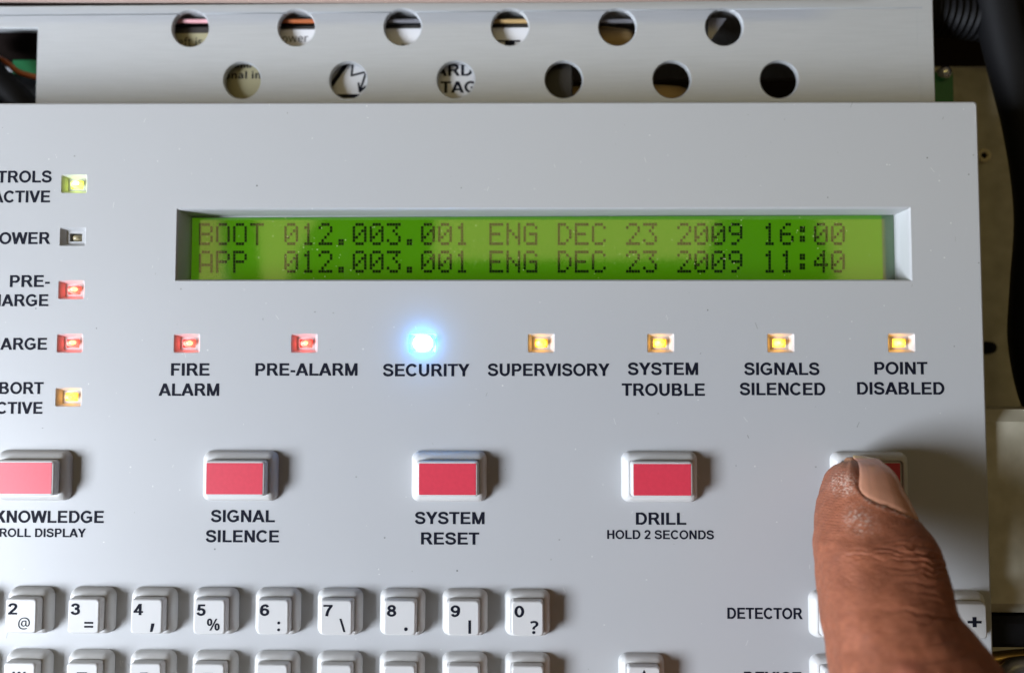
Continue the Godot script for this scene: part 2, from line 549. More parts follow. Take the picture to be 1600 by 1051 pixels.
func _ready() -> void:
	rng.seed = 7
	aim()
	# --- camera, light, exposure
	var cam := Camera3D.new()
	cam.name = "camera"
	add_child(cam)
	cam.position = Vector3(0, 0, EYE) * MM
	cam.look_at_from_position(cam.position, cam.position + view_forward, Vector3.UP)
	cam.near = 0.005
	cam.far = 20.0
	cam.fov = rad_to_deg(2.0 * atan(525.5 / FOCAL))
	var lens := CameraAttributesPhysical.new()
	lens.frustum_focal_length = 12.0 / (525.5 / FOCAL)
	lens.frustum_focus_distance = 0.168
	lens.exposure_aperture = 8.5
	lens.frustum_near = 0.005
	lens.frustum_far = 20.0
	cam.attributes = lens
	cam.current = true
	var env := Environment.new()
	env.background_mode = Environment.BG_COLOR
	env.background_color = lin(0.075, 0.058, 0.038)
	env.tonemap_mode = Environment.TONE_MAPPER_LINEAR
	env.tonemap_exposure = 1.17
	env.sdfgi_enabled = true
	env.ssao_enabled = true
	env.ssil_enabled = true
	var around := WorldEnvironment.new()
	around.name = "surroundings"
	around.environment = env
	add_child(around)
	make_materials()
	lights()
	# --- large things first
	cabinet()
	bracket()
	power_module()
	panel()
	cables()
	hand()
	photographer()


func area_lamp(parent: Node3D, called: String, w: float, h: float, c: Color, energy: float, glow_of: float) -> void:
	# a glowing pane facing -z of its thing, in a frame, with the light just in front of it (sizes in millimetres)
	var st := new_st()
	box(st, Vector3(-w / 2, -h / 2, 2), Vector3(w / 2, h / 2, 6), 0.5)
	put(parent, "pane", finish(st), glow(called + "_glow", c, glow_of))
	for s in [-1, 1]:
		st = new_st()
		box(st, Vector3(s * (w / 2 + 1), -h / 2 - 30, -10), Vector3(s * (w / 2 + 30), h / 2 + 30, 20), 2)
		put(parent, "frame", finish(st), mats["paper_white"])
		st = new_st()
		box(st, Vector3(-w / 2 - 1, s * (h / 2 + 1), -10), Vector3(w / 2 + 1, s * (h / 2 + 30), 20), 2)
		put(parent, "frame", finish(st), mats["paper_white"])
	var l := AreaLight3D.new()
	l.name = "window_light"
	l.area_size = Vector2(w, h) * MM
	l.area_normalize_energy = false
	l.light_color = c.linear_to_srgb()
	l.light_energy = energy
	l.shadow_enabled = true
	l.position = Vector3(0, 0, -1) * MM
	parent.add_child(l, true)


func lights() -> void:
	var w := thing("window", "bright daylight window to the left of the panel, outside the picture", "window")
	w.look_at_from_position(Vector3(-0.64, -0.19, 0.43), Vector3(0.0, 0.0, 0.0), Vector3.UP)
	area_lamp(w, "window", 235, 300, Color(0.885, 0.965, 1.085), 12.2, 5.0)
	var c := thing("ceiling_lamp", "wide warm lamp panel behind the camera, outside the picture", "lamp")
	c.look_at_from_position(Vector3(0.05, 0.33, 1.5), Vector3(0.05, 0.2, 0.0), Vector3.UP)
	area_lamp(c, "ceiling_lamp", 1900, 300, Color(1.0, 0.82, 0.28), 0.225, 0.54)


func cabinet() -> void:
	var o := thing("cabinet", "open dark metal cabinet behind the control panel", "cabinet")
	var st := new_st()
	box(st, Vector3(-260, -230, -92), Vector3(260, 190, -88), 0.5)
	put(o, "back_plate", finish(st), mats["black_back"])
	var a := at(1488, 103, -42)
	st = new_st()
	box(st, Vector3(84, -130, -46), Vector3(a.x + 70, a.y, -42), 0.6)
	put(o, "mounting_plate", finish(st), mats["beige_paint"])
	for s in [[-262.0, -258.0], [258.0, 262.0]]:
		st = new_st()
		box(st, Vector3(s[0], -230, -92), Vector3(s[1], 190, -10), 0.5)
		put(o, "side_wall", finish(st), mats["black_back"])


func plate_hole(c: Vector3, r: float) -> ArrayMesh:
	var rings := []
	for z in [-32.0, -22.35, -21.9]:
		var ring := PackedVector3Array()
		for k in 56:
			var q := r + (0.0 if z < -22.1 else 0.35)
			ring.append(Vector3(c.x + cos(TAU * k / 56) * q, c.y + sin(TAU * k / 56) * q, z))
		rings.append(ring)
	return lofted_for_csg(rings)


func bracket() -> void:
	var o := thing("metal_bracket", "brushed grey sheet metal cover with two rows of round holes above the panel", "metal cover")
	var z := -22.0
	var left := at(56, 100, z).x
	var right := at(1460, 60, z).x
	var top := at(700, 3, z).y
	var notch := at(20, 44, z).y
	# body: the front plate with a rolled top edge, drawn out from its outline
	var cut := []
	for u in [[297, 44], [463, 43], [629, 42], [797, 42], [965, 42], [1132, 42], [378, 125], [544, 125], [712, 124], [881, 124], [1050, 124], [1218, 124]]:
		cut.append(plate_hole(at(u[0], u[1], z), 31.5 / 7.176 * 1.13 - 0.35))
	var st := new_st()
	var outline := PackedVector2Array([Vector2(-190, notch), Vector2(left, notch), Vector2(left, 30), Vector2(right, 30), Vector2(right, top), Vector2(-190, top)])
	var body := extrude(outline, z - 1.3, z, 0.22)
	# the scribed fold line just under the top edge, a shallow groove
	var ly := at(500, 20, z).y
	st = new_st()
	box(st, Vector3(-195, ly - 0.16, z - 0.5), Vector3(at(1443, 20, z).x, ly + 0.16, z + 1), 0.02)
	cut.append(finish(st))
	var lx := at(1435, 90, z).x
	st = new_st()
	box(st, Vector3(lx - 0.06, 20, z - 0.07), Vector3(lx + 0.06, ly - 1, z + 1), 0.02)
	cut.append(finish(st))
	put(o, "front_plate", carve(body, cut), mats["sheet_metal"])
	# flanges folded back from the plate
	st = new_st()
	box(st, Vector3(-190, top - 1.5, z - 50), Vector3(right - 0.1, top - 0.2, z - 1.31), 0.2)
	put(o, "top_flange", finish(st), mats["sheet_metal"])
	st = new_st()
	box(st, Vector3(right - 1.4, 28, z - 40), Vector3(right - 0.1, top - 1.52, z - 1.31), 0.2)
	put(o, "side_flange", finish(st), mats["sheet_metal"])
	st = new_st()
	box(st, Vector3(left + 0.1, 28, z - 26), Vector3(left + 1.4, notch - 0.1, z - 1.31), 0.2)
	put(o, "side_flange", finish(st), mats["sheet_metal"])


func extrude(outline: PackedVector2Array, z0: float, z1: float, b: float) -> ArrayMesh:   # a plate of any outline with a chamfered front edge
	if not Geometry2D.is_polygon_clockwise(outline):
		outline = outline.duplicate()
	else:
		outline.reverse()
	var inner := PackedVector2Array()
	var n := outline.size()
	for i in n:
		var d0 := (outline[i] - outline[(i + n - 1) % n]).normalized()
		var d1 := (outline[(i + 1) % n] - outline[i]).normalized()
		var n0 := Vector2(-d0.y, d0.x)
		var n1 := Vector2(-d1.y, d1.x)
		inner.append(outline[i] + (n0 + n1) / (1.0 + n0.dot(n1)) * b)
	var st := new_st()
	var rings := []
	for p in [[outline, z0], [outline, z1 - b], [inner, z1]]:
		var ring := PackedVector3Array()
		for q in p[0]:
			ring.append(Vector3(q.x, q.y, p[1]))
		rings.append(ring)
	for k in 2:
		st.set_smooth_group(-1)
		for i in n:
			var j := (i + 1) % n
			quad(st, rings[k][i], rings[k][j], rings[k + 1][j], rings[k + 1][i])
	var tris := Geometry2D.triangulate_polygon(inner)
	var fwd := true
	if tris.size():
		var a := inner[tris[0]]
		fwd = (inner[tris[1]] - a).cross(inner[tris[2]] - a) > 0   # counter-clockwise
	for k in range(0, tris.size(), 3):
		var t := [tris[k], tris[k + 2], tris[k + 1]] if fwd else [tris[k], tris[k + 1], tris[k + 2]]
		for i in t:
			st.add_vertex(rings[2][i] * MM)
		t.reverse()
		for i in t:
			st.add_vertex(rings[0][i] * MM)
	st.generate_normals()
	return st.commit()


func power_module() -> void:
	var o := thing("power_module", "dark electronic module with paper labels seen through the round holes", "circuit module")
	var z := -24.9
	var st := new_st()
	box(st, Vector3(-98, 34, z - 25), Vector3(12, at(500, 47, z).y + 1.5, z - 0.4), 0.4)
	put(o, "housing", finish(st), mats["module_dark"])
	# the warning label
	var a := at(430, 46, z)
	var b := at(830, 175, z)
	st = new_st()
	box(st, Vector3(a.x, b.y, z - 0.3), Vector3(b.x, a.y, z), 0.04)
	var lab := put(o, "warning_label", finish(st), mats["paper_white"])
	var zt := z + 0.03
	letters(lab, "lettering", "power", 430, 481, 63, 13, zt, "print", 400)
	letters(lab, "lettering", "HAZARD", 622, 737, 109.5, 18.5, zt)
	letters(lab, "lettering", "VOLTAGE", 632, 764, 136, 18, zt)
	letters(lab, "lettering", "AT", 622, 650, 76, 14, zt, "print", 700)
	for seg in [[[500, 158], [556, 78], 7.0], [[510, 150], [582, 150], 6.0], [[552, 90], [549, 118], 3.5], [[549, 118], [572, 112], 3.5], [[572, 112], [562, 143], 3.5], [[562, 143], [560, 130], 3.5], [[562, 143], [571, 135], 3.5], [[556, 78], [612, 158], 7.0], [[774, 64], [812, 64], 3.0], [[790, 68], [803, 68], 9.0]]:
		bar(lab, "triangle_mark", seg, zt)
	# the olive label to its left
	a = at(268, 52, z)
	b = at(428, 170, z)
	st = new_st()
	box(st, Vector3(a.x, b.y, z - 0.3), Vector3(b.x, a.y, z), 0.04)
	lab = put(o, "olive_label", finish(st), mats["paper_olive"])
	letters(lab, "lettering", "left is", 273, 316, 65, 14, zt, "print", 400)
	letters(lab, "lettering", "onal in", 350, 407, 117, 12, zt, "print", 700)
	letters(lab, "lettering", "and", 366, 392, 101, 10, zt, "print", 700)
	# the bar above it, pink-white to the left, copper further right
	for s in [[255, 345, "pink_wire"], [380, 560, "copper_wire"], [575, 700, "grey_metal"], [715, 860, "coil_tan"], [890, 1010, "grey_metal"]]:
		st = new_st()
		tube(st, [at(s[0], 33, z + 0.6), at((s[0] + s[1]) / 2.0, 33, z + 0.6), at(s[1], 33, z + 0.6)], [0.55], 12)
		put(o, "bar_wire", finish(st), mats[s[2]])
	st = new_st()
	tube(st, [at(840, 158, z - 8), at(890, 160, z - 8), at(935, 162, z - 8)], [4.2], 18)
	put(o, "coil", finish(st), mats["coil_tan"])
	st = new_st()
	tube(st, [at(1000, 160, z - 8), at(1030, 160, z - 8), at(1058, 162, z - 8)], [4.4], 18)
	put(o, "coil", finish(st), mats["coil_tan"])
	st = new_st()
	tube(st, [at(940, 62, z - 6), at(975, 66, z - 6)], [3.4], 18)
	put(o, "coil", finish(st), mats["coil_tan"])
	var p := PackedVector2Array([Vector2(at(1106, 28, z).x, at(1106, 28, z).y), Vector2(at(1106, 64, z).x, at(1106, 70, z).y), Vector2(at(1136, 30, z).x, at(1136, 28, z).y)])
	put(o, "steel_tab", extrude(p, z - 0.8, z, 0.1), mats["grey_metal"])


func bar(parent: Node, called: String, seg: Array, z: float) -> void:   # one printed stroke
	var a := at(seg[0][0], seg[0][1], z)
	var b := at(seg[1][0], seg[1][1], z)
	var st := new_st()
	var d := (b - a).normalized()
	var s: Vector3 = Vector3(-d.y, d.x, 0) * seg[2] / 7.0 * 0.55
	quad(st, a - s - d * 0.2, b - s + d * 0.2, b + s + d * 0.2, a + s - d * 0.2)
	put(parent, called, finish(st), mats["print"])


func panel() -> void:
	var o := thing("control_panel", "light grey plastic fire alarm keypad panel with green display, lamps and buttons", "control panel")
	var plastic: Material = mats["panel_plastic"]
	# --- the moulded front: a shell with recesses for the display and the lamps
	var quad_pts := [Vector2(99.0, 59.45), Vector2(-190, 60.75), Vector2(-190, -140), Vector2(99.0, -140)]
	var rings := []
	for p in [[0.0, -13.9], [0.0, -0.7], [0.07, -0.32], [0.25, -0.08], [0.55, 0.0]]:
		var ring := PackedVector3Array()
		for k in 4:
			var sgn := Vector2(-1 if quad_pts[k].x > 0 else 1, -1 if quad_pts[k].y > 0 else 1)
			var r := 0.8
			for i in 5:
				var a := (k + i / 4.0) * PI / 2
				var q: Vector2 = quad_pts[k] + sgn * (p[0] + r) + Vector2(cos(a), sin(a)) * r
				ring.append(Vector3(q.x, q.y, p[1]))
		rings.append(ring)
	var body := lofted_for_csg(rings)
	var cut := []
	var lc := Vector2(3.2, 28.15)
	var lcd := []
	for p in [[0.0, -7.0], [0.0, -0.5], [0.25, -0.18], [0.7, 0.0], [1.6, 0.3]]:
		var ring := rr(160.4 + p[0] * 2 * 0.6, 15.45 + p[0] * 2 * 0.6, 0.25, p[1], 4)
		for i in ring.size():
			var q := Vector2(ring[i].x, ring[i].y).rotated(-0.0023) + lc
			ring[i] = Vector3(q.x, q.y, ring[i].z)
		lcd.append(ring)
	cut.append(lofted_for_csg(lcd))
	var leds := []
	for k in 5:
		leds.append([Vector2(-100.5, 42.0 - 11.82 * k), ["green", "off", "red", "red", "amber"][k], ["CONTROLS ACTIVE", "POWER", "PRE-DISCHARGE", "DISCHARGE", "ABORT ACTIVE"][k]])
	for k in 7:
		leds.append([Vector2(-74.53 + 25.95 * k, 6.5), ["red", "red", "blue", "amber", "amber", "amber", "amber"][k], ["FIRE ALARM", "PRE-ALARM", "SECURITY", "SUPERVISORY", "SYSTEM TROUBLE", "SIGNALS SILENCED", "POINT DISABLED"][k]])
	for l in leds:
		var c: Vector2 = l[0]
		cut.append(lofted_for_csg([rr(4.1, 2.9, 0.2, -1.2, 3, c), rr(5.5, 3.9, 0.3, -0.12, 3, c), rr(5.85, 4.2, 0.35, 0.0, 3, c), rr(6.5, 4.8, 0.4, 0.2, 3, c)]))
		cut.append(lofted_for_csg([rr(2.8, 1.8, 0.12, -4.0, 3, c), rr(2.8, 1.8, 0.12, -1.0, 3, c)]))
	var face := put(o, "faceplate", carve(body, cut), plastic)
	# --- indicator lamps
	var hues := {"green": [Color(0.72, 1.0, 0.05), 4.0], "red": [Color(1.0, 0.022, 0.014), 6.0], "amber": [Color(1.0, 0.40, 0.015), 5.2], "blue": [Color(0.015, 0.33, 1.0), 85.0]}
	var cores := {"green": [Color(1.0, 1.0, 0.45), 6.0], "red": [Color(1.0, 0.50, 0.12), 3.8], "amber": [Color(1.0, 0.72, 0.06), 3.4], "blue": [Color(0.7, 0.95, 1.0), 30.0]}
	for h in hues:
		glow("led_" + h, hues[h][0], hues[h][1])
		glow("led_core_" + h, cores[h][0], cores[h][1])
	var dome := led_dome(2.5, 1.7, -3.6, 0.50, 0.8)
	var core := led_dome(1.2, 1.0, -1.2, 0.66, 0.5)
	var off := led_dome(2.5, 1.6, -3.6, -1.15)
	var big := led_dome(4.4, 3.8, -1.9, 1.6, 1.8)
	for l in leds:
		var c := Vector3(l[0].x, l[0].y, 0)
		var hue: String = l[1]
		var lamp := put(o, "indicator_lamp", off if hue == "off" else big if hue == "blue" else dome, mats["led_" + hue], c)
		tag(lamp, {"off": "unlit clear lamp beside POWER", "green": "lit yellow-green lamp beside ", "red": "lit red lamp at ", "amber": "lit amber lamp at ", "blue": "bright blue-white lamp above "}[hue] + ("" if hue == "off" else l[2]))
		if hue == "off":
			continue
		put(lamp, "glowing_core", core if hue != "blue" else led_dome(2.0, 1.7, 0.9, 1.85, 0.8), mats["led_core_" + hue], Vector3((0.35 if c.x < 0 else -0.3) + rng.randf_range(-0.12, 0.12), rng.randf_range(-0.06, 0.14), 0))
		var al := AreaLight3D.new()
		al.name = "lamp_light"
		al.area_size = Vector2(2.4, 1.5) * MM
		al.area_normalize_energy = false
		al.light_color = (hues[hue][0] as Color).linear_to_srgb()
		al.light_energy = hues[hue][1] * 0.3
		al.shadow_enabled = true
		al.position = Vector3(0, 0, 0.75 if hue != "blue" else 1.9) * MM
		al.rotation = Vector3(0, PI, 0)
		lamp.add_child(al, true)
	# --- display
	var st := new_st()
	var s0 := Vector2(160.2, 15.2)
	loft(st, [rr(s0.x, s0.y, 0.3, -9.0, 4, lc), rr(s0.x, s0.y, 0.3, -6.9, 4, lc)])
	var display := put(o, "display", finish(st), mats["lcd_edge"])
	tag(display, "long green two-line display in a deep white recess")
	var sl := at(312, 385, -6.85).x - 1.9
	var sr := at(1379, 385, -6.85).x
	put(display, "display_screen", slab_mesh(sr - sl, 14.9, 0.2, -6.89, -6.84, 0.01, Vector2((sl + sr) / 2, lc.y)), mats["lcd_green"])
	st = new_st()
	var lines := ["BOOT 012.003.001 ENG DEC 23 2009 16:00", "APP  012.003.001 ENG DEC 23 2009 11:40"]
	for row in 2:
		for k in 38:
			var ch: String = lines[row][k]
			if not DOTS.has(ch):
				continue
			for y in 7:
				for x in 5:
					if DOTS[ch][y] >> (4 - x) & 1:
						var u := 312.2 + (k * 6 + x) * 4.4537
						var v: float = (350.5 if row == 0 else 393.6) + y * 5.03 + (k - 19) * -0.005
						var p := at(u, v, -6.81)
						var hw := 0.29
						var hh := 0.335
						quad(st, p + Vector3(-hw, -hh, 0), p + Vector3(hw, -hh, 0), p + Vector3(hw, hh, 0), p + Vector3(-hw, hh, 0))
	put(display, "display_text", finish(st), mats["screen_print"])
	put(display, "cover_glass", slab_mesh(s0.x - 0.3, s0.y - 0.3, 0.2, -6.2, -5.9, 0.05, lc), mats["clear_glass"])
	st = new_st()
	for i in 150:
		var c := Vector2(lerpf(sl, sr, rng.randf()), lc.y + rng.randf_range(-7.0, 7.0))
		if i > 60:
			var k := i % 6
			c = Vector2([-52.0, -44.0, -12.0, 22.0, 41.0, 66.0][k], lc.y + [2.0, 0.0, -1.0, 1.0, 0.0, 3.0][k]) + Vector2(rng.randfn(0, 4.0), rng.randfn(0, 3.0))
			c.y = clampf(c.y, lc.y - 7.2, lc.y + 7.2)
		var r := rng.randf_range(0.04, 0.13)
		var p := Vector3(c.x, c.y, -5.88)
		var turn := Basis(Vector3.BACK, rng.randf() * TAU)
		quad(st, p + turn * Vector3(-r, -r * 0.7, 0), p + turn * Vector3(r, -r * 0.5, 0.02), p + turn * Vector3(r, r * 0.6, 0), p + turn * Vector3(-r * 0.6, r, 0.02))
	tag(put(display, "dust", finish(st), mat("pale_dust", Color(0.62, 0.66, 0.35), 0.9)), "", "", "", "stuff")
	# --- printed words
	var words := [
		["CONTROLS", -60, 79, 276, 18.6], ["ACTIVE", -13, 78, 307, 18.6], ["POWER", -18, 76, 372, 18.6], ["PRE-", 15, 76, 439, 18.6], ["DISCHARGE", -76, 74, 469, 18.6],
		["DISCHARGE", -78, 72, 537, 18.6], ["ABORT", -21, 67, 606, 18.6], ["ACTIVE", -25, 66, 637, 18.6],
		["FIRE", 267, 326, 577, 19.4], ["ALARM", 248, 343, 608.5, 19.4], ["PRE-ALARM", 399, 558, 577, 19.4], ["SECURITY", 598, 733, 578, 19.4], ["SUPERVISORY", 762, 952, 577.5, 19.4],
		["SYSTEM", 981, 1092, 576, 19.4], ["TROUBLE", 972, 1102, 608.5, 19.4], ["SIGNALS", 1163, 1281, 576, 19.4], ["SILENCED", 1156, 1290, 607.5, 19.4],
		["POINT", 1367, 1448, 575, 19.4], ["DISABLED", 1340, 1475, 606.5, 19.4],
		["ACKNOWLEDGE", -48, 162, 807, 19], ["SCROLL DISPLAY", -28, 133, 832, 13.5], ["SIGNAL", 329, 429, 806, 19], ["SILENCE", 321, 436, 837.5, 19],
		["SYSTEM", 648, 758, 809, 19], ["RESET", 658, 747, 841, 19], ["DRILL", 994, 1071, 810, 19], ["HOLD 2 SECONDS", 949, 1115, 835, 14],
		["LAMP TEST", 1310, 1420, 810, 19], ["DETECTOR", 1137, 1253, 958, 17.5], ["DEVICE", 1163, 1252, 1058, 17.5],
	]
	for w in words:
		letters(o, "lettering", w[0], w[1], w[2], w[3], w[4])
	# --- the big buttons with pink labels
	var big_collar := collar_mesh(16.3, 10.9, 1.7, 2.1, 13.0, 7.5, -0.1)
	var big_cap := cap_mesh(13.0, 7.5, 4.0, -0.1)
	var pressed_cap := cap_mesh(13.0, 7.5, 1.7, -0.1)
	var big_label := slab_mesh(12.05, 6.6, 0.08, 3.98, 4.05, 0.02, Vector2(0, -0.12))
	var pressed_label := slab_mesh(12.05, 6.6, 0.08, 1.68, 1.75, 0.02, Vector2(0, -0.12))
	for k in 5:
		var c := Vector3([-107.3, -62.0, -16.65, 28.66, 73.4][k], -22.3, 0.0)
		var b := put(o, "button", big_collar, mats["key_plastic"], c)
		tag(b, ["pink button above ACKNOWLEDGE", "pink button above SIGNAL SILENCE", "pink button above SYSTEM RESET", "red-pink button above DRILL", "red button pressed in under the finger"][k])
		put(b, "button_cap", pressed_cap if k == 4 else big_cap, mats["cap_plastic"])
		put(b, "pink_label", pressed_label if k == 4 else big_label, mats["pink_label"])
	# --- the keyboard
	var collar := collar_mesh(9.75, 9.75, 1.7, 2.1, 6.8, 7.3, -0.25)
	var cap := cap_mesh(6.8, 7.3, 4.1, -0.25)
	var top := 4.13
	var rows := [["1!", "2@", "3=", "4,", "5%", "6:", "7\\", "8.", "9|", "0?"], ["Q", "W", "E", "R", "T", "Y", "U", "I", "O", "P"]]
	for r in 2:
		for k in 10:
			var c := Vector3(-120.45 + 13.41 * k, -51.1 - 13.35 * r, 0)
			var b := put(o, "key", collar, mats["key_plastic"], c)
			b.position.z += rng.randf_range(-0.00004, 0.00009)
			b.rotation = Vector3(rng.randfn(0, 0.004), rng.randfn(0, 0.004), rng.randfn(0, 0.006))
			var pair: String = rows[r][k]
			tag(b, "white key printed " + (pair if r == 1 else pair[0] + " and " + pair[1]))
			put(b, "key_cap", cap, mats["cap_plastic"])
			if r == 1:
				text_at(b, "lettering", pair, Vector3(0.0, 0.3, top), 2.7 if pair == "W" else 0.65 if pair == "I" else 2.0, 2.45)
				continue
			text_at(b, "lettering", pair[0], Vector3(-1.72, 1.25, top), 0.95 if pair[0] == "1" else 1.62, 2.35)
			var mark := pair[1]
			var size := Vector2(1.65, 2.35)
			var mid := Vector3(1.2, -2.0, top)
			match mark:
				"!": size = Vector2(0.55, 2.4)
				"@":
					size = Vector2(2.5, 2.5)
					mid = Vector3(0.8, -1.75, top)
				",":
					size = Vector2(0.95, 1.75)
					mid = Vector3(1.3, -2.5, top)
				"%": 
					size = Vector2(2.7, 2.5)
					mid = Vector3(0.9, -1.75, top)
				":": 
					size = Vector2(0.6, 2.0)
					mid = Vector3(1.3, -2.1, top)
				"\\": 
					size = Vector2(1.3, 2.75)
					mid = Vector3(1.35, -1.8, top)
				".": 
					size = Vector2(0.75, 0.75)
					mid = Vector3(1.35, -2.5, top)
				"|": 
					size = Vector2(0.55, 2.75)
					mid = Vector3(1.3, -2.0, top)
				"?": 
					size = Vector2(1.75, 2.7)
					mid = Vector3(1.4, -2.0, top)
			text_at(b, "lettering", mark, mid, size.x, size.y, "print", 400 if mark == "@" else 700)
	for k in [["arrow", 24.5, -64.45], ["detector", 65.0, -51.1], ["plus", 92.1, -51.1], ["device", 65.0, -64.45], ["minus", 92.1, -64.45]]:
		var b := put(o, "key", collar, mats["key_plastic"], Vector3(k[1], k[2], 0))
		tag(b, {"arrow": "white key with a black up arrow, right of the letter keys", "detector": "white key beside DETECTOR, partly behind the finger", "plus": "white plus key right of the finger", "device": "white key below the DETECTOR key", "minus": "white key below the plus key"}[k[0]])
		put(b, "key_cap", cap, mats["cap_plastic"])
		if k[0] == "arrow":
			st = new_st()
			for p in [Vector3(0, 2.85, top), Vector3(1.4, 0.1, top), Vector3(-1.4, 0.1, top)]:
				st.add_vertex(p * MM)
			put(b, "arrow_mark", finish(st), mats["print"])
		else:
			text_at(b, "lettering", "+" if k[0] in ["plus", "detector"] else "-", Vector3(0.75 if k[0] == "plus" else 0.1, -0.4, top), 2.5, 3.1 if k[0] in ["plus", "detector"] else 2.6)


func cables() -> void:
	var o := thing("black_cable", "thick black cable running down the right edge behind the panel", "cable")
	var st := new_st()
	tube(st, [at(1545, -60, -26), at(1568, 60, -26), at(1604, 200, -24), at(1622, 330, -22), at(1616, 450, -20), at(1614, 540, -20), at(1640, 640, -20), at(1700, 700, -20)], [5.0], 20)
	put(o, "jacket", finish(st), mats["black_rubber"])
	o = thing("corrugated_conduit", "black ribbed conduit crossing the top right corner", "conduit")
	st = new_st()
	var pts := []
	var rad := []
	for k in 46:
		pts.append(at(1440 + k * 5.2, 22 + k * 0.5, -30))
		rad.append(5.4 if k % 2 else 4.6)
	tube(st, pts, rad, 20)
	put(o, "ribbed_tube", finish(st), mats["black_rubber"])
	o = thing("circuit_board", "green circuit board edge with a shiny round screw right of the metal cover", "circuit board")
	st = new_st()
	box(st, Vector3(at(1455, 110, -30).x, 30, -31.6), Vector3(at(1490, 110, -30).x, at(1490, 112, -30).y, -30), 0.15)
	put(o, "board", finish(st), mats["green_board"])
	st = new_st()
	var p := at(1476, 114, -29)
	tube(st, [p - Vector3(0, 0, 1.2), p], [1.75, 1.75], 20)
	put(o, "screw", finish(st), mats["solder"])
	o = thing("ring_terminal", "small cream ring with a dark hole just right of the panel edge", "terminal")
	st = new_st()
	p = at(1538, 243, -41)
	var rings := []
	for k in 25:
		var a := TAU * k / 24.0
		var ring := PackedVector3Array()
		var d := Vector3(cos(a), sin(a), 0)
		for j in 10:
			var b := TAU * j / 10.0
			ring.append(p + d * (1.35 + 0.55 * cos(b)) + Vector3(0, 0, 0.55 * sin(b)))
		rings.append(ring)
	loft(st, rings, false, false)
	put(o, "ring", finish(st), mats["coil_cream"] if mats.has("coil_cream") else mat("coil_cream", Color(0.85, 0.74, 0.48), 0.4))
	st = new_st()
	tube(st, [p - Vector3(0, 0, 0.9), p - Vector3(0, 0, 0.5)], [0.85], 14)
	put(o, "hole_plug", finish(st), mats["black_back"])
	o = thing("rubber_bumper", "small round black rubber bumper beside the panel edge", "bumper")
	st = new_st()
	p = at(1548, 543, -40)
	tube(st, [p - Vector3(0, 0, 1.5), p], [1.75, 1.6], 20)
	put(o, "bumper_head", finish(st), mats["black_rubber"])
	o = thing("cream_cover", "cream plastic cover low at the right edge of the panel", "cover")
	st = new_st()
	box(st, Vector3(at(1490, 800, -3).x, at(1560, 962, -3).y, -24), Vector3(at(1760, 800, -3).x, at(1560, 640, -3).y, -3), 2.6)
	put(o, "cover_body", finish(st), mats["beige_paint"])
	o = thing("black_trim", "black plastic trim bar at the lower right corner", "trim")
	st = new_st()
	box(st, Vector3(at(1540, 990, -3).x, at(1560, 1015, -3).y, -20), Vector3(at(1760, 990, -3).x, at(1560, 966, -3).y, -3.5), 1.2)
	put(o, "trim_body", finish(st), mats["black_rubber"])
	o = thing("brass_wire", "golden brass wire below the black trim", "wire")
	st = new_st()
	tube(st, [at(1530, 1032, -8), at(1580, 1026, -8), at(1640, 1022, -8)], [1.5], 14)
	put(o, "strand", finish(st), mats["brass"])
	o = thing("grey_wire", "grey wires at the bottom right corner below the brass wire", "wire")
	st = new_st()
	tube(st, [at(1565, 1070, -6), at(1582, 1042, -5), at(1620, 1036, -6)], [1.7], 14)
	put(o, "strand", finish(st), mats["grey_metal"])
	st = new_st()
	tube(st, [at(1590, 1075, -4), at(1606, 1052, -4), at(1640, 1044, -4)], [1.5], 14)
	put(o, "strand", finish(st), mats["grey_metal"])
	# --- what shows in the notch at the upper left
	o = thing("left_board", "green circuit board corner in the dark gap left of the metal cover", "circuit board")
	st = new_st()
	box(st, at(18, 120, -36), at(120, 95, -37), 0.1)
	put(o, "board", finish(st), mats["green_board"])
	o = thing("copper_wire", "orange copper wire crossing the dark gap at the left", "wire")
	st = new_st()
	tube(st, [at(-20, 82, -30), at(10, 98, -30), at(30, 113, -30), at(70, 124, -31)], [0.75], 14)
	put(o, "strand", finish(st), mats["copper_wire"])
	o = thing("left_cable", "black cable filling the dark gap at the left edge", "cable")
	st = new_st()
	tube(st, [at(-40, 70, -26), at(-8, 120, -25), at(25, 150, -24), at(60, 190, -24)], [3.4], 16)
	put(o, "jacket", finish(st), mats["black_rubber"])
	st = new_st()
	tube(st, [at(-60, 40, -40), at(-10, 66, -40), at(30, 74, -39), at(90, 66, -40)], [5.6], 16)
	put(o, "jacket", finish(st), mats["black_back"])
	st = new_st()
	tube(st, [at(-60, 150, -38), at(0, 138, -38), at(40, 146, -38), at(90, 150, -38)], [4.6], 16)
	put(o, "jacket", finish(st), mats["black_rubber"])
	o = thing("top_cable", "brown cable along the top edge above the metal cover", "cable")
	st = new_st()
	tube(st, [at(-60, -7, -14), at(400, -6, -14), at(900, -7, -14), at(1300, -12, -14)], [1.6], 14)
	put(o, "jacket", finish(st), mat("brown_cable", Color(0.50, 0.36, 0.30), 0.5))


# ------------------------------------------------------------------ the pressing hand
const FINGER := [   # v, left and right outline on the photograph, height of the middle, half thickness
	[714.5, 1337, 1347, 5.4, 0.5], [717, 1321, 1362, 6.0, 2.9], [723, 1314, 1378, 6.9, 4.6], [738, 1299, 1398, 8.7, 6.8], [768, 1282, 1414, 11.2, 8.5], [809, 1272, 1434, 14.6, 9.6],
	[850, 1267, 1464, 18.2, 10.6], [902, 1271, 1482, 22.5, 11.4], [958, 1275, 1501, 27.2, 12.0], [1017, 1281, 1547, 31.8, 13.0], [1076, 1284, 1594, 36.0, 14.2], [1136, 1287, 1640, 40.0, 15.4], [1200, 1290, 1695, 44.0, 16.6],
]
var spine := []   # [centre, half width, half thickness] in millimetres


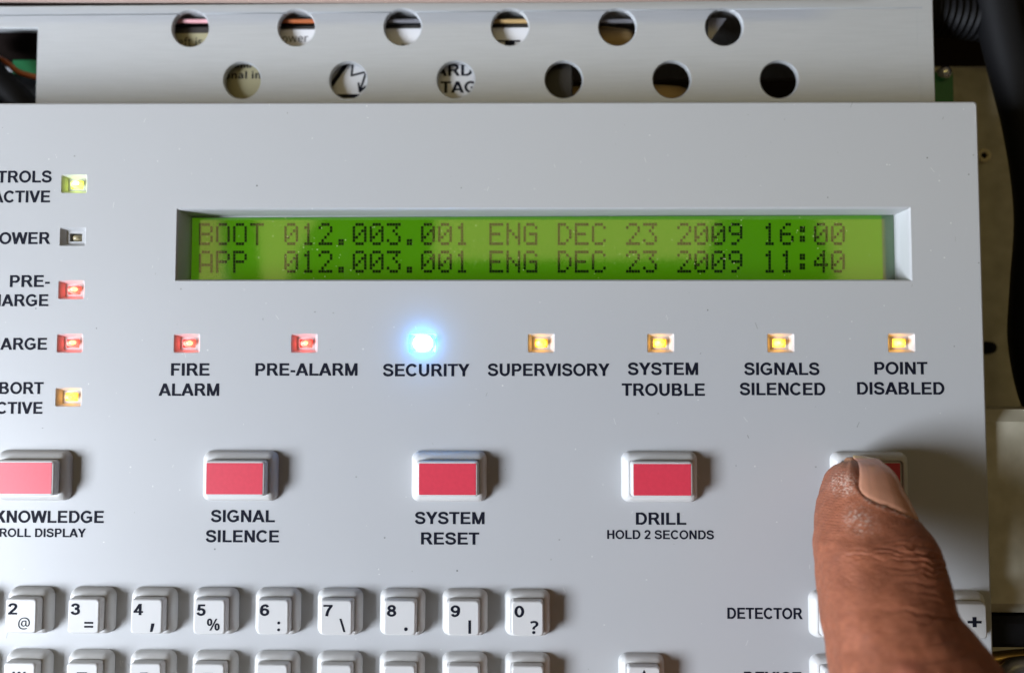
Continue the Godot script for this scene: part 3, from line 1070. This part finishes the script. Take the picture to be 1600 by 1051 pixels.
func cr(a: float, b: float, c: float, d: float, t: float) -> float:
	return 0.5 * (2 * b + (c - a) * t + (2 * a - 5 * b + 4 * c - d) * t * t + (3 * b - a - 3 * c + d) * t * t * t)


func spine_at(t: float) -> Array:
	var i := clampi(int(t), 0, spine.size() - 2)
	var f := t - i
	var s := [spine[maxi(i - 1, 0)], spine[i], spine[i + 1], spine[mini(i + 2, spine.size() - 1)]]
	var c := Vector3(cr(s[0][0].x, s[1][0].x, s[2][0].x, s[3][0].x, f), cr(s[0][0].y, s[1][0].y, s[2][0].y, s[3][0].y, f), cr(s[0][0].z, s[1][0].z, s[2][0].z, s[3][0].z, f))
	return [c, maxf(cr(s[0][1], s[1][1], s[2][1], s[3][1], f), 0.15), maxf(cr(s[0][2], s[1][2], s[2][2], s[3][2], f), 0.15)]


func frame_at(t: float) -> Array:   # centre, across, outward (away from the panel), half width, half thickness, along
	var s := spine_at(t)
	var a: Vector3 = spine_at(minf(t + 0.15, spine.size() - 1.001))[0]
	var b: Vector3 = spine_at(maxf(t - 0.15, 0.0))[0]
	var along := (a - b).normalized()
	if t < 2.5:
		var c: Vector3 = spine_at(2.9)[0]
		var d: Vector3 = spine_at(1.6)[0]
		along = along.lerp((c - d).normalized(), 1.0 - t / 2.5).normalized()
	var across := (Vector3.RIGHT - along * along.x).normalized()
	var outward := along.cross(across) * (1.0 if along.cross(across).z > 0 else -1.0)
	outward = (outward * 0.2 + Vector3.BACK * 0.8).normalized()
	return [s[0], across, outward, s[1], s[2], along]


func t_of_v(v: float) -> float:
	for i in FINGER.size() - 1:
		if v <= FINGER[i + 1][0]:
			return i + clampf((v - FINGER[i][0]) / (FINGER[i + 1][0] - FINGER[i][0]), 0, 1)
	return FINGER.size() - 1.0


func nail_left(t: float) -> float:   # the angle round the finger where the nail begins, seen from the viewer as its left edge
	var i := clampi(int(t), 0, FINGER.size() - 2)
	var f := t - i
	var v := lerpf(FINGER[i][0], FINGER[i + 1][0], f)
	var l := lerpf(FINGER[i][1], FINGER[i + 1][1], f)
	var r := lerpf(FINGER[i][2], FINGER[i + 1][2], f)
	var u := 1325.0 - (v - 716.0) * 0.24
	return acos(clampf((u - (l + r) / 2) / ((r - l) / 2), -0.82, 0.75))


const NAIL_RIGHT := -0.30


func nail_base(q: float) -> float:   # how far up the finger the nail's root lies, across the nail
	var v := 772.0 + 42.0 * pow(clampf(q, 0, 1), 0.85) + 4.0 * sin(PI * clampf(q, 0, 1))
	v -= 9.0 * pow(1.0 - clampf(q / 0.16, 0, 1), 2.0)
	return t_of_v(v)


func skin_point(t: float, a: float, push := 0.0) -> Vector3:
	var f := frame_at(t)
	var ca := cos(a)
	var sa := sin(a)
	var e := 2.0 / lerpf(2.6, 2.25, smoothstep(3.5, 6.0, t))
	return f[0] + f[1] * (signf(ca) * pow(absf(ca), e) * (f[3] + push)) + f[2] * (signf(sa) * pow(absf(sa), e) * (f[4] + push))


func hand() -> void:
	for r in FINGER:
		var l := at(r[1], r[0], r[3])
		var q := at(r[2], r[0], r[3])
		var n := lerpf(2.6, 2.25, smoothstep(3.5, 6.0, spine.size()))
		var m := n / (n - 1.0)
		var slant: float = ((r[1] + r[2]) / 2.0 - 822.0) / FOCAL * r[4]   # how much the thickness widens the outline seen from the lens
		spine.append([(l + q) / 2, maxf(pow(maxf(pow((q.x - l.x) / 2, m) - pow(slant, m), 0.01), 1.0 / m), 0.4), r[4]])
	var last: Vector3 = spine[-1][0]
	for r in [[4, -12, 4, 24, 17.6], [10, -30, 6, 31, 18], [18, -62, 7, 39, 18], [26, -98, 6, 37, 18], [34, -140, 8, 29, 18.6], [38, -170, 9, 28, 21], [46, -230, 12, 34, 27], [54, -290, 14, 38, 33]]:
		spine.append([last + Vector3(r[0], r[1], r[2]), float(r[3]), float(r[4])])
	var o := thing("hand", "brown hand pressing the rightmost red button with one thick finger", "hand")
	var wob := FastNoiseLite.new()
	wob.seed = 3
	wob.frequency = 0.08
	wob.fractal_octaves = 3
	var fine := FastNoiseLite.new()
	fine.seed = 8
	fine.frequency = 0.9
	fine.fractal_octaves = 2
	var ts := []
	var t := 0.0
	while t < 12.0:
		ts.append(t)
		t += 0.03 if t < 2.0 else 0.025
	while t < spine.size() - 1.0:
		ts.append(t)
		t += 0.12
	var sides := 176
	var pts := []
	var cols := []
	var folds := [[836.0, 1.6, 0.10, 0.9], [846.0, 1.8, 0.18, 1.2], [853.0, 1.7, 0.30, 1.5], [860.0, 1.7, 0.34, 1.6], [867.0, 2.0, 0.30, 1.5], [876.0, 2.2, 0.24, 1.1], [886.0, 2.0, 0.18, 0.8], [898.0, 2.4, 0.18, 0.7], [910.0, 2.2, 0.14, 0.7], [925.0, 2.5, 0.10, 0.7], [944.0, 3.2, 0.26, 1.3], [951.0, 2.5, 0.16, 1.0], [985.0, 3.0, 0.10, 1.0], [1004.0, 2.6, 0.10, 0.9]]
	for i in ts.size():
		var tt: float = ts[i]
		var ring := PackedVector3Array()
		var tint := PackedColorArray()
		var k := clampi(int(tt), 0, FINGER.size() - 2)
		var v := lerpf(FINGER[k][0], FINGER[k + 1][0], minf(tt - k, 1.0)) if tt < 12 else 1200 + (tt - 12) * 60
		var nl := nail_left(minf(tt, 5.5))
		for j in sides:
			var a := TAU * j / sides
			var aa := a if a <= PI * 1.5 else a - TAU
			var base := skin_point(tt, aa)
			var push := wob.get_noise_3dv(base) * 0.5 * clampf(tt / 2.0, 0, 1) + fine.get_noise_3dv(base * 1.6) * 0.05 * clampf(tt, 0, 1)
			var tone := wob.get_noise_3dv(base * 1.9 + Vector3(90, 0, 0))
			var mottle := fine.get_noise_3dv(base * 0.5)
			var col := Color(0.43, 0.147, 0.072) * (1.0 + 0.22 * tone + 0.10 * mottle)
			# creases over the joint
			var back := smoothstep(0.15, 0.6, sin(aa))
			for f in folds:
				if absf(v - f[0]) < 45.0:
					var bend: float = f[0] + 3.2 * wob.get_noise_2d(f[0] * 9.0, aa * 26.0) * 3.0 + (aa - 1.4) * (aa - 1.4) * 5.0
					var reach: float = clampf(1.1 - absf(aa - 1.2) / (f[3] * 0.8), 0, 1)
					var g := exp(-pow((v - bend) / f[1], 2.0)) * reach
					push -= f[2] * 1.4 * g * back
					push += 0.10 * exp(-pow((v - bend - 3.0) / 2.6, 2.0)) * reach * back
			# nail fold
			var q := (nl - aa) / (nl - NAIL_RIGHT)
			if tt < 6.0 and q > -0.5 and q < 1.15:
				var root := nail_base(q)
				var dt := tt - root
				var inside := smoothstep(0.0, 0.03, q) * (1.0 - smoothstep(-0.05, 0.02, dt)) * (1.0 - smoothstep(1.0, 1.08, q))
				push -= 0.30 * inside
				var lip := exp(-pow((dt - 0.10) / 0.09, 2.0)) * smoothstep(-0.12, 0.05, q) * 0.16
				lip = maxf(lip, exp(-pow((q + 0.07) / 0.06, 2.0)) * (1.0 - smoothstep(-0.1, 0.3, dt)) * clampf(tt - 0.8, 0, 1) * 0.6)
				push += lip
				# torn dry skin along the fold
				var dry := exp(-pow(dt / 0.10, 2.0)) * smoothstep(0.05, 0.15, q)
				dry = maxf(dry, exp(-pow((q + 0.16) / 0.16, 2.0)) * exp(-pow((v - 764.0) / 13.0, 2.0)))
				dry = maxf(dry, exp(-pow((aa - 2.1) / 0.25, 2.0)) * exp(-pow((v - 812.0) / 16.0, 2.0)) * 0.6)
				var flake := fine.get_noise_3dv(base * 3.1 + Vector3(0, 40, 0))
				if flake > 0.12:
					col = col.lerp(Color(0.80, 0.66, 0.56), clampf(dry * (flake - 0.12) * 6.5, 0, 0.9))
					push += 0.16 * dry
			# the callused, yellower tip
			col = col.lerp(Color(0.52, 0.30, 0.14), 0.5 * (1.0 - smoothstep(716.0, 752.0, v)) * smoothstep(1.2, 1.9, aa))
			# ridges of the finger print on the pad side
			if aa > 2.1 and v < 840.0:
				push += 0.030 * sin(v * 1.7 + 3.0 * wob.get_noise_3dv(base * 2.0) + aa * 3.0) * smoothstep(2.1, 2.5, aa)
			# the small healed bump by the second joint
			var bump := exp(-pow((v - 1018.0) / 16.0, 2.0) - pow((aa - 1.95) / 0.16, 2.0))
			push += 0.5 * bump
			col = col.lerp(Color(0.50, 0.16, 0.11), 0.4 * bump)
			ring.append(skin_point(tt, aa, push))
			tint.append(col)
		pts.append(ring)
		cols.append(tint)
	var st := new_st()
	for i in ts.size() - 1:
		for j in sides:
			var n := (j + 1) % sides
			for p in [[i, j], [i, n], [i + 1, n], [i, j], [i + 1, n], [i + 1, j]]:
				st.set_color(cols[p[0]][p[1]])
				st.add_vertex(pts[p[0]][p[1]] * MM)
	# the curled fingers below the picture
	st.set_color(Color(0.44, 0.18, 0.09))
	var palm: Vector3 = last + Vector3(10, -58, 0)
	for k in 4:
		var x := -28.0 + k * 17.0
		tube(st, [palm + Vector3(x * 0.7, -26, 10), palm + Vector3(x, 22, 4), palm + Vector3(x - 2, 30, -16), palm + Vector3(x - 1, 10, -25), palm + Vector3(x, -8, -20)], [9.5, 9.5, 8.8, 8.0, 7.0], 16)
	put(o, "finger_skin", finish(st), mats["skin"])
	# --- the nail: a curved plate with a thin free edge
	st = new_st()
	var nu := 40
	var nv := 44
	var top := []
	var tints := []
	for i in nu + 1:
		var row := []
		var trow := []
		var q := i / float(nu)
		var root := nail_base(q) + 0.05
		for j in nv + 1:
			var w := j / float(nv)
			var tip_t := 0.55 + 0.5 * pow(absf(q - 0.1), 1.4)
			var tt := lerpf(root, tip_t, w)
			var a := lerpf(nail_left(minf(tt, 5.5)), NAIL_RIGHT, q)
			var lift := 0.10 + 0.26 * sin(PI * q) + 0.30 * smoothstep(0.75, 1.0, w)
			lift -= 0.55 * (1.0 - smoothstep(0.0, 0.07, q)) + 0.34 * (1.0 - smoothstep(0.0, 0.05, w))
			var p := skin_point(tt, a, lift)
			p += -(frame_at(maxf(tt, 1.0))[5] as Vector3) * 0.5 * smoothstep(0.86, 1.0, w)
			row.append(p)
			var c := Color(0.72, 0.345, 0.215)
			c = c.lerp(Color(0.76, 0.38, 0.28), smoothstep(0.1, 0.5, w) * (1 - q) * 0.6)
			c = c.lerp(Color(0.66, 0.47, 0.22), smoothstep(0.84, 0.90, w))
			trow.append(c * (1.0 + 0.06 * sin(q * 70.0 + 2.0 * fine.get_noise_2d(q * 40, 0))))
		top.append(row)
		tints.append(trow)
	for i in nu:
		for j in nv:
			for p in [[i, j], [i + 1, j + 1], [i + 1, j], [i, j], [i, j + 1], [i + 1, j + 1]]:
				st.set_color(tints[p[0]][p[1]])
				st.add_vertex(top[p[0]][p[1]] * MM)
	for i in nu:   # thickness of the free edge
		var d: Vector3 = frame_at(1.5)[2] * 0.4
		for p in [[top[i][nv], top[i + 1][nv] - d, top[i + 1][nv]], [top[i][nv], top[i][nv] - d, top[i + 1][nv] - d]]:
			for x in p:
				st.set_color(Color(0.40, 0.28, 0.11))
				st.add_vertex(x * MM)
	put(o, "fingernail", finish(st), mats["nail"])


# ------------------------------------------------------------------ outside the picture: what the display's glass mirrors
func photographer() -> void:
	var o := thing("phone", "black phone taking the picture, mirrored darkly in the green display", "phone")
	var st := new_st()
	loft(st, [rr(168, 76, 9, 174, 6, Vector2(2, 13)), rr(170, 78, 10, 175, 6, Vector2(2, 13)), rr(170, 78, 10, 182, 6, Vector2(2, 13)), rr(168, 76, 9, 183, 6, Vector2(2, 13))], true, true, [1, 2, 3])
	put(o, "phone_body", finish(st), mats["dark_case"])
	o = thing("holding_hand", "hand of the photographer gripping the phone, outside the picture", "hand")
	st = new_st()
	tube(st, [Vector3(-66, 84, 178), Vector3(-70, 60, 171), Vector3(-66, 30, 170)], [15, 15, 13], 16, 0.6)
	tube(st, [Vector3(-52, 86, 186), Vector3(-50, 66, 171), Vector3(-52, 46, 171)], [9, 8.5, 7.5], 14)
	tube(st, [Vector3(-134, 10, 200), Vector3(-133, 45, 180), Vector3(-134, 90, 172), Vector3(-134, 104, 172)], [9, 8.5, 8, 7], 14)
	tube(st, [Vector3(-90, -40, 205), Vector3(-98, -10, 205), Vector3(-100, 30, 205), Vector3(-84, 80, 200)], [22, 26, 26, 16], 18, 0.6)
	tube(st, [Vector3(-150, -220, 300), Vector3(-120, -120, 240), Vector3(-98, -40, 208)], [40, 32, 24], 18)
	put(o, "hand_skin", finish(st), mat("shade_skin", Color(0.20, 0.09, 0.05), 0.6))
	o = thing("person", "person in dark clothing standing behind the phone, outside the picture", "person")
	st = new_st()
	tube(st, [Vector3(290, 40, 760), Vector3(290, 110, 755), Vector3(290, 160, 765)], [62, 76, 66], 24)
	tube(st, [Vector3(290, -60, 780), Vector3(290, 20, 770)], [52, 50], 18)
	tube(st, [Vector3(290, -620, 800), Vector3(290, -400, 800), Vector3(290, -160, 800), Vector3(290, -80, 790)], [150, 165, 170, 90], 24)
	put(o, "body", finish(st), mats["cloth_dark"])
